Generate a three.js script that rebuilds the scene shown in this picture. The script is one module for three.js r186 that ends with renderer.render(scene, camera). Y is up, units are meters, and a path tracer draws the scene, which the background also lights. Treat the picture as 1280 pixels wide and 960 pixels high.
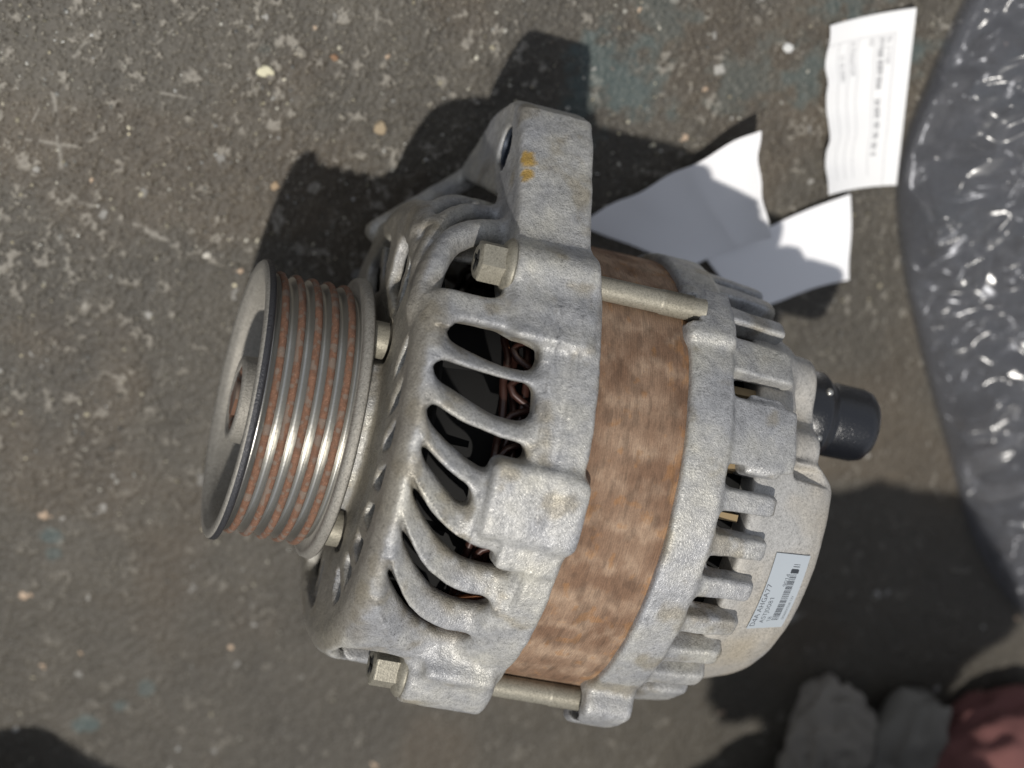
import * as THREE from 'three';
import { mergeGeometries, mergeVertices } from 'three/addons/utils/BufferGeometryUtils.js';

// ------------------------------------------------------------------ camera, sky, sun, exposure
const MM = 0.001, DEG = Math.PI / 180;
const scene = new THREE.Scene();
const camera = new THREE.PerspectiveCamera(22.62, 4 / 3, 0.02, 400);
camera.position.set(-0.1143, 0.4515, -0.1586);
camera.up.set(-0.19835, -0.3853, -0.90122);
camera.lookAt(-0.1143 + 0.26191, 0.4515 - 0.90689, -0.1586 + 0.33008);
camera.focus = 0.403;
camera.userData.fStop = 9.5;
camera.updateMatrixWorld(true);

const renderer = new THREE.WebGLRenderer({ antialias: true });
renderer.setSize(1024, 768);
renderer.toneMapping = THREE.LinearToneMapping;
renderer.toneMappingExposure = 1.0;
renderer.shadowMap.enabled = true;

const sunDir = new THREE.Vector3(Math.tan(-9 * DEG), 1, Math.tan(10 * DEG)).normalize();
{ // hazy midday sky: pale overhead, brighter haze round the horizon and a soft aureole round the sun
  const W = 256, H = 128, d = new Float32Array(W * H * 4), v = new THREE.Vector3();
  for (let j = 0; j < H; j++) for (let i = 0; i < W; i++) {
    const el = ((j + 0.5) / H - 0.5) * Math.PI, az = ((i + 0.5) / W - 0.5) * 2 * Math.PI; v.set(Math.cos(el) * Math.cos(az), Math.sin(el), Math.cos(el) * Math.sin(az));
    const up = Math.max(v.y, 0), hz = Math.pow(1 - up, 3), c = Math.max(v.dot(sunDir), 0), glow = 0.9 * Math.pow(c, 14), o = (j * W + i) * 4;
    const dim = v.y < 0 ? 0.25 : 1;
    d[o] = 2.3 * (0.66 + 0.50 * hz + glow) * dim; d[o + 1] = 2.3 * (0.72 + 0.48 * hz + glow * 0.96) * dim; d[o + 2] = 2.3 * (0.85 + 0.42 * hz + glow * 0.88) * dim; d[o + 3] = 1;
  }
  const t = new THREE.DataTexture(d, W, H, THREE.RGBAFormat, THREE.FloatType); t.mapping = THREE.EquirectangularReflectionMapping; t.magFilter = t.minFilter = THREE.LinearFilter; t.name = 'sky'; t.needsUpdate = true;
  scene.background = t; scene.environment = t;
}
scene.environmentIntensity = scene.backgroundIntensity = 0.2;
const sun = new THREE.DirectionalLight(new THREE.Color(1, 0.955, 0.885), 3.2);
sun.name = 'sun';
sun.position.copy(sunDir).multiplyScalar(2);
sun.castShadow = true;
sun.shadow.radius = 2.6;
sun.shadow.mapSize.set(2048, 2048);
Object.assign(sun.shadow.camera, { left: -0.3, right: 0.3, top: 0.3, bottom: -0.3, near: 0.1, far: 4 });
scene.add(sun, sun.target);

// ------------------------------------------------------------------ small tools
function rng(seed) { let a = seed >>> 0; return () => { a = (a + 0x6D2B79F5) | 0; let t = Math.imul(a ^ (a >>> 15), 1 | a); t = (t + Math.imul(t ^ (t >>> 7), 61 | t)) ^ t; return ((t ^ (t >>> 14)) >>> 0) / 4294967296; }; }
const clamp = (v, a, b) => (v < a ? a : v > b ? b : v), mix = (a, b, t) => a + (b - a) * t;
const sstep = (a, b, v) => { const t = clamp((v - a) / (b - a), 0, 1); return t * t * (3 - 2 * t); };
const P3 = (() => { const r = rng(7), t = new Float32Array(4096); for (let i = 0; i < 4096; i++) t[i] = r() * 2 - 1; return t; })();
const hsh = (i, j, k) => P3[(Math.imul(i, 73856093) ^ Math.imul(j, 19349663) ^ Math.imul(k, 83492791)) >>> 7 & 4095];
function noise(x, y, z) {
  const i = Math.floor(x), j = Math.floor(y), k = Math.floor(z); let u = x - i, v = y - j, w = z - k;
  u = u * u * (3 - 2 * u); v = v * v * (3 - 2 * v); w = w * w * (3 - 2 * w);
  const a = mix(mix(hsh(i, j, k), hsh(i + 1, j, k), u), mix(hsh(i, j + 1, k), hsh(i + 1, j + 1, k), u), v);
  const b = mix(mix(hsh(i, j, k + 1), hsh(i + 1, j, k + 1), u), mix(hsh(i, j + 1, k + 1), hsh(i + 1, j + 1, k + 1), u), v);
  return mix(a, b, w);
}
const fbm = (x, y, z, o = 4) => { let s = 0, a = 0.5; for (let i = 0; i < o; i++) { s += a * noise(x, y, z); x = x * 2.03 + 11.3; y = y * 2.03 + 5.7; z = z * 2.03 + 3.1; a *= 0.5; } return s; };
const smin = (a, b, k) => { const h = Math.max(k - Math.abs(a - b), 0) / k; return Math.min(a, b) - h * h * k * 0.25; };
const smax = (a, b, k) => -smin(-a, -b, k);
const used = new Map();
function numbered(n) { const c = used.get(n) ?? 0; used.set(n, c + 1); return c ? n + '_' + String(c).padStart(3, '0') : n; }
function tag(o, label, category, group) { o.userData = { label, category }; if (group) o.userData.group = group; return o; }
function mesh(name, geo, mat, parent, kind) {
  const m = new THREE.Mesh(geo, mat); m.name = numbered(name); m.castShadow = m.receiveShadow = true;
  if (kind) m.userData.kind = kind;
  parent.add(m); return m;
}
function dataTex(w, h, fn, srgb, rep = true) {
  const d = new Uint8Array(w * h * 4), c = [0, 0, 0];
  for (let j = 0; j < h; j++) for (let i = 0; i < w; i++) {
    fn(i, j, c); const o = (j * w + i) * 4;
    for (let k = 0; k < 3; k++) { let v = clamp(c[k], 0, 1); if (srgb) v = v <= 0.0031308 ? v * 12.92 : 1.055 * Math.pow(v, 1 / 2.4) - 0.055; d[o + k] = v * 255 + 0.5; }
    d[o + 3] = 255;
  }
  const t = new THREE.DataTexture(d, w, h, THREE.RGBAFormat);
  if (srgb) t.colorSpace = THREE.SRGBColorSpace;
  t.magFilter = THREE.LinearFilter; t.minFilter = THREE.LinearMipmapLinearFilter; t.generateMipmaps = true;
  if (rep) t.wrapS = t.wrapT = THREE.RepeatWrapping;
  t.needsUpdate = true; return t;
}
// tileable value noise for textures
function tnoise(x, y, p, s) {
  const i = Math.floor(x), j = Math.floor(y); let u = x - i, v = y - j; u = u * u * (3 - 2 * u); v = v * v * (3 - 2 * v);
  const q = (a) => ((a % p) + p) % p, i0 = q(i), i1 = q(i + 1), j0 = q(j), j1 = q(j + 1);
  return mix(mix(hsh(i0, j0, s), hsh(i1, j0, s), u), mix(hsh(i0, j1, s), hsh(i1, j1, s), u), v);
}

// surface nets over a distance field (millimetres in, metres out after baking)
function meshField(f, lo, hi, cell, color) {
  const nx = Math.ceil((hi[0] - lo[0]) / cell) + 1, ny = Math.ceil((hi[1] - lo[1]) / cell) + 1, nz = Math.ceil((hi[2] - lo[2]) / cell) + 1;
  const g = new Float32Array(nx * ny * nz).fill(NaN), B = 8, id = (i, j, k) => (k * ny + j) * nx + i;
  const reach = cell * B * 0.5 * 1.7321 * 1.5 + 1.2;
  for (let k0 = 0; k0 < nz; k0 += B) for (let j0 = 0; j0 < ny; j0 += B) for (let i0 = 0; i0 < nx; i0 += B) {
    const c = f(lo[0] + (i0 + 4) * cell, lo[1] + (j0 + 4) * cell, lo[2] + (k0 + 4) * cell), far = Math.abs(c) > reach;
    for (let k = k0; k < Math.min(k0 + B, nz); k++) for (let j = j0; j < Math.min(j0 + B, ny); j++) for (let i = i0; i < Math.min(i0 + B, nx); i++)
      g[id(i, j, k)] = far ? c : f(lo[0] + i * cell, lo[1] + j * cell, lo[2] + k * cell);
  }
  const vid = new Int32Array(nx * ny * nz).fill(-1), pos = [], idx = [];
  const E = [[0, 1], [0, 2], [0, 4], [1, 3], [1, 5], [2, 3], [2, 6], [3, 7], [4, 5], [4, 6], [5, 7], [6, 7]], v = new Float32Array(8);
  for (let k = 0; k < nz - 1; k++) for (let j = 0; j < ny - 1; j++) for (let i = 0; i < nx - 1; i++) {
    let m = 0;
    for (let c = 0; c < 8; c++) { v[c] = g[id(i + (c & 1), j + (c >> 1 & 1), k + (c >> 2))]; if (v[c] < 0) m |= 1 << c; }
    if (m === 0 || m === 255) continue;
    let x = 0, y = 0, z = 0, n = 0;
    for (const [a, b] of E) {
      if ((v[a] < 0) === (v[b] < 0)) continue;
      const t = v[a] / (v[a] - v[b]);
      x += mix(a & 1, b & 1, t); y += mix(a >> 1 & 1, b >> 1 & 1, t); z += mix(a >> 2, b >> 2, t); n++;
    }
    vid[id(i, j, k)] = pos.length / 3;
    pos.push(lo[0] + (i + x / n) * cell, lo[1] + (j + y / n) * cell, lo[2] + (k + z / n) * cell);
  }
  const quad = (a, b, c, d, flip) => { if (a < 0 || b < 0 || c < 0 || d < 0) return; if (flip) idx.push(a, c, b, a, d, c); else idx.push(a, b, c, a, c, d); };
  for (let k = 1; k < nz - 1; k++) for (let j = 1; j < ny - 1; j++) for (let i = 1; i < nx - 1; i++) {
    const s = g[id(i, j, k)] < 0;
    if (s !== g[id(i + 1, j, k)] < 0) quad(vid[id(i, j - 1, k - 1)], vid[id(i, j, k - 1)], vid[id(i, j, k)], vid[id(i, j - 1, k)], !s);
    if (s !== g[id(i, j + 1, k)] < 0) quad(vid[id(i - 1, j, k - 1)], vid[id(i - 1, j, k)], vid[id(i, j, k)], vid[id(i, j, k - 1)], !s);
    if (s !== g[id(i, j, k + 1)] < 0) quad(vid[id(i - 1, j - 1, k)], vid[id(i, j - 1, k)], vid[id(i, j, k)], vid[id(i - 1, j, k)], !s);
  }
  const N = pos.length / 3, nor = new Float32Array(N * 3), col = new Float32Array(N * 3), e = 0.2, rgb = [1, 1, 1];
  for (let q = 0; q < N; q++) {
    const x = pos[q * 3], y = pos[q * 3 + 1], z = pos[q * 3 + 2];
    const t1 = f(x + e, y - e, z - e), t2 = f(x - e, y - e, z + e), t3 = f(x - e, y + e, z - e), t4 = f(x + e, y + e, z + e);
    let a = t1 - t2 - t3 + t4, b = -t1 - t2 + t3 + t4, c = -t1 + t2 - t3 + t4;
    const l = Math.hypot(a, b, c) || 1; a /= l; b /= l; c /= l;
    nor.set([a, b, c], q * 3);
    if (color) color(x, y, z, a, b, c, rgb);
    col.set(rgb, q * 3);
  }
  // each triangle takes its texture from the side it faces most; vertices split where that changes
  const key = new Map(), P = [], Q = [], U = [], K = [], I = [];
  for (let t = 0; t < idx.length; t += 3) {
    let A = 0, B2 = 0, C = 0; for (let k = 0; k < 3; k++) { const o = idx[t + k] * 3; A += Math.abs(nor[o]); B2 += Math.abs(nor[o + 1]); C += Math.abs(nor[o + 2]); }
    const ax = C >= A && C >= B2 ? 0 : B2 >= A ? 1 : 2;
    for (let k = 0; k < 3; k++) {
      const q = idx[t + k], id2 = q * 3 + ax; let n = key.get(id2);
      if (n === undefined) {
        n = P.length / 3; key.set(id2, n); const o = q * 3, x = pos[o], y = pos[o + 1], z = pos[o + 2];
        P.push(x, y, z); Q.push(nor[o], nor[o + 1], nor[o + 2]); K.push(col[o], col[o + 1], col[o + 2]);
        if (ax === 0) U.push(x, y); else if (ax === 1) U.push(x, z + 31); else U.push(y + 17, z);
      }
      I.push(n);
    }
  }
  const geo = new THREE.BufferGeometry();
  geo.setAttribute('position', new THREE.Float32BufferAttribute(P, 3)); geo.setAttribute('normal', new THREE.Float32BufferAttribute(Q, 3));
  geo.setAttribute('uv', new THREE.Float32BufferAttribute(U, 2)); if (color) geo.setAttribute('color', new THREE.Float32BufferAttribute(K, 3));
  geo.setIndex(I);
  return geo;
}

// ------------------------------------------------------------------ textures
const castBump = dataTex(512, 512, (i, j, c) => {
  let s = 0; for (const [p, a] of [[34, 0.2], [64, 0.36], [100, 0.4]]) s += a * tnoise(i / 512 * p, j / 512 * p, p, p);
  c[0] = c[1] = c[2] = 0.5 + 0.62 * s;
}, false);
const castMap = dataTex(512, 512, (i, j, c) => {
  const a = tnoise(i / 512 * 84, j / 512 * 84, 84, 3), b = tnoise(i / 512 * 40, j / 512 * 40, 40, 5), d = tnoise(i / 512 * 11, j / 512 * 11, 11, 6);
  const s = 0.84 + 0.15 * a + 0.07 * b + 0.05 * d + (a > 0.7 ? 0.16 : 0) - (a < -0.72 ? 0.14 : 0) - (b < -0.7 ? 0.08 : 0);
  c[0] = s; c[1] = s; c[2] = s;
}, true);
const castRough = dataTex(256, 256, (i, j, c) => { const a = tnoise(i / 256 * 90, j / 256 * 90, 90, 9), b = tnoise(i / 256 * 18, j / 256 * 18, 18, 10); c[0] = c[1] = c[2] = 0.80 + 0.16 * a + 0.14 * b; }, false);
for (const t of [castBump, castMap, castRough]) t.repeat.set(1 / 16, 1 / 16);
const rustMap = dataTex(256, 256, (i, j, c) => {
  const a = tnoise(i / 256 * 60, j / 256 * 60, 60, 21), b = tnoise(i / 256 * 14, j / 256 * 14, 14, 22), d = tnoise(i / 256 * 110, j / 256 * 110, 110, 23);
  const k = 1 + 0.22 * a + 0.3 * b + 0.16 * d;
  c[0] = 0.168 * k; c[1] = 0.088 * k; c[2] = 0.055 * k; { const q = sstep(0.15, 0.6, -b - 0.2 * a) * 0.7; c[0] = mix(c[0], 0.20, q); c[1] = mix(c[1], 0.165, q); c[2] = mix(c[2], 0.135, q); }
  if (d > 0.8 && a > 0.3) { c[0] += 0.15; c[1] += 0.13; c[2] += 0.11; }
}, true);
rustMap.repeat.set(1 / 16, 1 / 16);
const STW = 2048, STH = 256;
const stField = (i, j) => {
  const ph = i / STW, ax = j / STH, teeth = 18, jig = 0.16 * noise(i * 0.012, j * 0.03, 4) + 0.07 * noise(i * 0.05, j * 0.08, 14), tw = (ph * teeth + jig) % 1, tid = Math.floor(ph * teeth + jig);
  const edge = sstep(0.10, 0.5, Math.abs(tw - 0.5));
  const blot = fbm(i * 0.010, j * 0.016, 2, 6), blot2 = fbm(i * 0.03 + 50, j * 0.045, 7, 5), line = noise(i * 0.05, j * 0.9, 11) * 0.7 + 0.5 * noise(i * 0.35, j * 0.5, 15), tn = hsh(tid, 3, 1);
  return { edge, blot, blot2, line, tn, ax };
};
const statorMap = dataTex(STW, STH, (i, j, c) => {
  const { edge, blot, blot2, line, tn, ax } = stField(i, j);
  const pale = clamp(0.24 + 0.62 * edge * clamp(0.75 + 1.5 * blot2, 0, 1.5) + 0.75 * blot + 0.14 * tn, 0, 1), org = sstep(0.14, 0.5, blot2 + 0.35 * sstep(0.8, 1, ax) - 0.1 * edge);
  const k = 1 + 0.30 * line + 0.1 * blot - (j % 6 < 2 ? 0.07 * clamp(0.6 + 1.6 * noise(i * 0.015, j * 0.05, 77), 0, 1) : 0);
  let r = mix(0.195, 0.35, pale), g = mix(0.114, 0.245, pale), b = mix(0.069, 0.168, pale);
  r = mix(r, 0.33, org * 0.45); g = mix(g, 0.16, org * 0.45); b = mix(b, 0.055, org * 0.45);
  const dk = sstep(0.05, 0.4, fbm(i * 0.02, j * 0.06, 55, 5)) * 0.24; 
  c[0] = r * k * (1 - dk); c[1] = g * k * (1 - dk); c[2] = b * k * (1 - dk);
}, true);
statorMap.repeat.set(2, 1);
const statorBump = dataTex(STW, STH, (i, j, c) => { const f = stField(i, j); c[0] = c[1] = c[2] = clamp(0.5 + 0.26 * 0.4 * (j % 6 < 3 ? 1 : -1) * (0.6 + f.line) + 0.25 * f.blot2 - 0.28 * f.edge, 0, 1); }, false);

statorBump.repeat.set(2, 1);
// ------------------------------------------------------------------ materials
const M = {};
M.cast = new THREE.MeshPhysicalMaterial({ color: 0xffffff, vertexColors: true, map: castMap, metalness: 0.3, roughness: 0.62, roughnessMap: castRough, bumpMap: castBump, bumpScale: 0.00012 });
M.coverCast = new THREE.MeshPhysicalMaterial({ color: 0xffffff, vertexColors: true, map: castMap, metalness: 0.1, roughness: 0.6, bumpMap: castBump, bumpScale: 0.00003 });
M.stator = new THREE.MeshStandardMaterial({ map: statorMap, roughness: 0.82, metalness: 0.1, bumpMap: statorBump, bumpScale: 0.00025 });
M.rust = new THREE.MeshStandardMaterial({ map: rustMap, roughness: 0.95, bumpMap: castBump, bumpScale: 0.00004 });
M.steel = new THREE.MeshStandardMaterial({ color: new THREE.Color(0.50, 0.49, 0.46), metalness: 0.9, roughness: 0.34, bumpMap: castBump, bumpScale: 0.00002 });
M.pulley = new THREE.MeshStandardMaterial({ color: new THREE.Color(0.36, 0.34, 0.30), metalness: 0.35, roughness: 0.62, map: castMap, bumpMap: castBump, bumpScale: 0.0001 });
M.darkRim = new THREE.MeshStandardMaterial({ color: new THREE.Color(0.06, 0.06, 0.065), metalness: 0.5, roughness: 0.5, bumpMap: castBump, bumpScale: 0.00015 });
M.zinc = new THREE.MeshStandardMaterial({ color: new THREE.Color(0.36, 0.335, 0.27), metalness: 0.4, roughness: 0.5, map: castMap, bumpMap: castBump, bumpScale: 0.00004 });
M.copper = new THREE.MeshStandardMaterial({ color: new THREE.Color(0.62, 0.26, 0.12), metalness: 0.9, roughness: 0.32 });
M.varnish = new THREE.MeshPhysicalMaterial({ color: new THREE.Color(0.045, 0.018, 0.013), metalness: 0.2, roughness: 0.45, clearcoat: 0.35 });
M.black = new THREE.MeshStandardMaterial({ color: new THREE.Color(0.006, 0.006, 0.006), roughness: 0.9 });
M.plastic = new THREE.MeshPhysicalMaterial({ color: new THREE.Color(0.008, 0.009, 0.012), roughness: 0.3, clearcoat: 0.6, clearcoatRoughness: 0.3, bumpMap: castBump, bumpScale: 0.00008 });
M.tan = new THREE.MeshStandardMaterial({ color: new THREE.Color(0.30, 0.22, 0.12), roughness: 0.8 });

// ------------------------------------------------------------------ setting: the floor
const FW = 345, FX = 39, FZ = 9, FN = 2048, FM = 1664, FV = FW * FM / FN;   // one texture tile covers 345 x 280 mm around the alternator
const spots = (() => { const r = rng(91), o = []; for (let i = 0; i < 260; i++) o.push([FX + (r() - 0.5) * FW, FZ + (r() - 0.5) * FW, 0.4 + 1.6 * r() * r(), r()]); return o; })();
const scuffs = (() => { const r = rng(12), o = [[-118, -22, 0.97, 0.24, 62, 1.2], [-104, -8, 0.5, 0.86, 26, 0.9], [-112, -42, 0.3, 0.95, 22, 0.8], [-45, -88, 0.2, 0.98, 14, 0.6]]; for (let i = 0; i < 26; i++) { const a = r() * 6.3; o.push([-125 + r() * 150, -115 + r() * 130, Math.cos(a), Math.sin(a), 4 + 16 * r() * r(), 0.35 + 0.5 * r()]); } return o; })();
const teal = [[18, -78, 13, 0.9], [12, -66, 8, 0.7], [72, -108, 9, 0.8], [66, -92, 8, 0.8], [90, -103, 8, 0.9], [-90, 72, 3, 0.9], [-88, 77, 2, 0.7], [-68, 126, 3.4, 1], [-62, 119, 2.6, 0.8], [-56, 112, 2, 0.7], [25, -98, 9, 0.5], [50, -84, 10, 0.5], [-66, -64, 2, 0.3]];
const cellPts = (() => { const m = new Map(); for (const s of spots) { const k = Math.floor(s[0] / 8) + ',' + Math.floor(s[1] / 8); if (!m.has(k)) m.set(k, []); m.get(k).push(s); } return m; })();
const nearBy = (list, box) => { const m = new Map(); for (const q of list) { const [x0, z0, x1, z1] = box(q); for (let i = Math.floor(x0 / 8); i <= Math.floor(x1 / 8); i++) for (let j = Math.floor(z0 / 8); j <= Math.floor(z1 / 8); j++) { const k = i * 1000 + j; if (!m.has(k)) m.set(k, []); m.get(k).push(q); } } return m; };
const NONE = [];
const scuffNear = nearBy(scuffs, ([x, z, ux, uz, L]) => [Math.min(x, x + ux * L) - 2, Math.min(z, z + uz * L) - 2, Math.max(x, x + ux * L) + 2, Math.max(z, z + uz * L) + 2]);
const tealNear = nearBy(teal, ([x, z, r]) => [x - 2 * r, z - 2 * r, x + 2 * r, z + 2 * r]);
function floorAt(x, z, o) {
  const cellKey = Math.floor(x / 8) * 1000 + Math.floor(z / 8);
  const big = fbm(x * 0.022, z * 0.022, 1, 4), mid = fbm(x * 0.11, z * 0.11, 9, 4), fine = noise(x * 0.9, z * 0.9, 17), grit = noise(x * 2.1, z * 2.1, 23), gr2 = noise(x * 3.7, z * 3.7, 31);
  const quiet = sstep(-70, 90, z + 0.4 * x); let k = 1.04 + 0.30 * big + (0.34 - 0.14 * quiet) * mid + (0.15 - 0.07 * quiet) * fine + (0.11 - 0.06 * quiet) * grit + 0.05 * gr2;
  let r = 0.056 * k, g = 0.0485 * k, b = 0.0365 * k, h = 0.5 + 0.30 * mid + 0.09 * fine + 0.05 * grit;
  const warm = sstep(0.02, 0.35, fbm(x * 0.035 + 40, z * 0.035, 5, 3)); r *= 1 + 0.08 * warm; b *= 1 - 0.08 * warm;
  // pale crumbly patches, stronger to the left
  const pl = sstep(0.10, 0.36, fbm(x * 0.3, z * 0.3, 41, 4) + 0.25 * fbm(x * 0.03, z * 0.03, 44, 2) + 0.0006 * (-x - 20)) * sstep(-0.1, 0.6, fine + grit * 0.7 + 1.2 * noise(x * 0.45, z * 0.45, 47));
  r = mix(r, 0.34, pl * (0.52 - 0.32 * quiet)); g = mix(g, 0.315, pl * (0.52 - 0.32 * quiet)); b = mix(b, 0.27, pl * (0.52 - 0.32 * quiet)); h += 0.18 * pl;
  if (gr2 > 0.55 && grit > 0.05) { const q = (0.5 + 0.5 * fine) * (1.3 - 1.1 * quiet); r += 0.18 * q; g += 0.17 * q; b += 0.145 * q; h += 0.2; }
  if (gr2 < -0.78) { r *= 0.6; g *= 0.6; b *= 0.6; h -= 0.2; }
  // long pale scuffs
  for (const [ax, az, ux, uz, L, w] of scuffNear.get(cellKey) ?? NONE) { const dx = x - ax, dz = z - az, t = dx * ux + dz * uz; if (t < 0 || t > L) continue; const q = Math.abs(-dx * uz + dz * ux + 0.5 * mid) / w; if (q < 1) { const m = (1 - q) * sstep(-0.15, 0.4, mid + 0.8 * fine) * 0.6; r = mix(r, 0.33, m); g = mix(g, 0.31, m); b = mix(b, 0.27, m); } }
  // old blue-green paint left in patches
  let tp = 0; for (const [tx, tz, tr, ts] of tealNear.get(cellKey) ?? NONE) { const d2 = (x - tx) ** 2 + (z - tz) ** 2; if (d2 < tr * tr * 4) tp = Math.max(tp, ts * sstep(0.35, 0.75, 1.0 - Math.sqrt(d2) / (tr * 1.7) + 0.55 * mid + 0.35 * fbm(x * 0.35, z * 0.35, 61, 3))); }
  const ut = sstep(0.16, 0.34, fbm(x * 0.06 + 9, z * 0.06, 71, 4)) * sstep(10, 60, x) * sstep(-40, -70, z) * 0.45 * sstep(-0.3, 0.3, mid + 0.5 * fine); tp = Math.max(tp, ut);
  r = mix(r, 0.055, tp * 0.45); g = mix(g, 0.108, tp * 0.45); b = mix(b, 0.115, tp * 0.45);
  const ci = Math.floor(x / 8), cj = Math.floor(z / 8);
  for (let a = -1; a < 2; a++) for (let c = -1; c < 2; c++) { const L = cellPts.get((ci + a) + ',' + (cj + c)); if (L) for (const [sx, sz, sr, sk] of L) {
    const d = Math.hypot(x - sx, (z - sz) * (0.7 + sk * 0.6)) + 0.9 * fine + 0.4 * grit; const q = sstep(sr, sr * 0.5, d); if (q > 0) { const v = 0.20 + 0.30 * sk; r = mix(r, v * (sk > 0.7 ? 1.15 : 1), q * 0.8); g = mix(g, v * (sk > 0.7 ? 0.85 : 0.97), q * 0.8); b = mix(b, v * (sk > 0.7 ? 0.6 : 0.9), q * 0.8); h += 0.2 * q; } } }
  o[0] = r; o[1] = g; o[2] = b; o[3] = h; return o;
}
const floorH = new Float32Array(FN * FM), fo = [0, 0, 0, 0];
const floorMap = dataTex(FN, FM, (i, j, c) => { floorAt(FX + (i / FN - 0.5) * FW, FZ - (j / FM - 0.5) * FV, fo); floorH[j * FN + i] = fo[3]; c[0] = fo[0]; c[1] = fo[1]; c[2] = fo[2]; }, true);
const floorBump = dataTex(FN / 2, FM / 2, (i, j, c) => { c[0] = c[1] = c[2] = floorH[j * 2 * FN + i * 2]; }, false);
for (const t of [floorMap, floorBump]) { t.wrapS = t.wrapT = THREE.MirroredRepeatWrapping; t.anisotropy = 8; }
{
  const S = 6000, g = new THREE.PlaneGeometry(S * MM, S * MM); g.rotateX(-Math.PI / 2);
  const uv = g.attributes.uv; for (let i = 0; i < 4; i++) uv.setXY(i, (uv.getX(i) - 0.5) * S / FW + 0.5, (uv.getY(i) - 0.5) * S / FV + 0.5);
  g.translate(FX * MM, 0, FZ * MM);
  mesh('floor', g, new THREE.MeshStandardMaterial({ map: floorMap, bumpMap: floorBump, bumpScale: 0.0012, roughness: 0.6 }), scene, 'structure');
}

// ------------------------------------------------------------------ the alternator
// drawn in its own frame (mm): x runs along the shaft from pulley to rear, z towards the lens side, y across; then laid on the floor
const STSEAM = Math.PI * 0.5, AX = 61, LAY = new THREE.Matrix4().makeTranslation(0, AX * MM, 0).multiply(new THREE.Matrix4().makeRotationX(-Math.PI / 2 - 20 * DEG)).multiply(new THREE.Matrix4().makeScale(MM, MM, MM));
const lay = (g) => { g.applyMatrix4(LAY); g.normalizeNormals(); return g; };
const alternator = new THREE.Group(); alternator.name = numbered('alternator'); scene.add(alternator);
tag(alternator, 'used car alternator with rusty grooved pulley lying on its side on the dirty floor', 'alternator');
const polar = (r, d) => [r * Math.sin(d * DEG), r * Math.cos(d * DEG)];                 // [y, z]
const BOLTS = [48, -72, 167];
const box2 = (x, y, hx, hy, r) => { const a = Math.abs(x) - hx + r, b = Math.abs(y) - hy + r; return Math.hypot(Math.max(a, 0), Math.max(b, 0)) + Math.min(Math.max(a, b), 0) - r; };
const wrap = (d) => { while (d > 180) d -= 360; while (d < -180) d += 360; return d; };
function polyDist(px, py, V) {
  let d = 1e9, s = 1; const n = V.length;
  for (let i = 0, j = n - 1; i < n; j = i++) {
    const ex = V[j][0] - V[i][0], ey = V[j][1] - V[i][1], wx = px - V[i][0], wy = py - V[i][1], t = clamp((wx * ex + wy * ey) / (ex * ex + ey * ey), 0, 1);
    const bx = wx - ex * t, by = wy - ey * t; d = Math.min(d, bx * bx + by * by);
    const c1 = py >= V[i][1], c2 = py < V[j][1], c3 = ex * wy > ey * wx; if ((c1 && c2 && c3) || (!c1 && !c2 && !c3)) s = -s;
  }
  return s * Math.sqrt(d);
}
function capsule(x, y, z, a, b, ra, rb) {
  const ux = b[0] - a[0], uy = b[1] - a[1], uz = b[2] - a[2], wx = x - a[0], wy = y - a[1], wz = z - a[2], t = clamp((wx * ux + wy * uy + wz * uz) / (ux * ux + uy * uy + uz * uz), 0, 1);
  return Math.hypot(wx - ux * t, wy - uy * t, wz - uz * t) - mix(ra, rb, t);
}
const EAR = [[47, 26], [36.5, 40], [25.6, 58], [17.5, 70.5], [13.5, 75], [4, 77.2], [-10, 75.8], [-33, 65.5], [-34, 62.5], [-8, 58.5], [7, 56], [9, 50], [4, 46], [-5, 30]];   // [z, y]
// vents: [angle, sweep over the shoulder, half width]
function catmull(a, b, c, d, t) { return b.map((v, k) => 0.5 * (2 * v + (c[k] - a[k]) * t + (2 * a[k] - 5 * v + 4 * c[k] - d[k]) * t * t + (3 * v - a[k] - 3 * c[k] + d[k]) * t * t * t)); }
const LOOPS = [[[-32.5, 36, 45.5], [-31.5, 42, 47.5], [-30, 49, 49], [-27, 56, 50.3], [-22, 61.5, 51.2], [-15, 65, 51.4], [-9, 66, 51]], [[-32, 52, 46], [-30, 60, 49], [-26.5, 68, 51], [-21, 74, 52], [-13, 78, 52.2], [-8, 79, 52]], [[-32, 67, 47], [-29, 76, 50], [-24, 83, 52], [-17, 88, 52.5], [-8, 90, 52]]].map((L) => L.map(([x, a, r]) => [x, ...polar(r, a)]).reduce((o, p, i, A) => { if (i) for (let t = 1; t <= 3; t++) o.push(catmull(A[Math.max(i - 2, 0)], A[i - 1], p, A[Math.min(i + 1, A.length - 1)], t / 3)); else o.push(p); return o; }, []));
const SIDE = [[25.6, 0, 3.9], [13.4, 2, 4.0], [0.2, 5, 3.8], [-12, 8, 3.1], [-24, 11, 2.6], [-37, 14, 2.3], [-50, 16, 2.0], [-92, 11, 2], [-105, 11, 2], [-118, 11, 2], [-131, 11, 2], [-144, 11, 2], [116, -17, 2.9], [128, -17, 2.9]];
let louvre = 0;                                                     // how far the rib below a vent leans in at this spot
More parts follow.
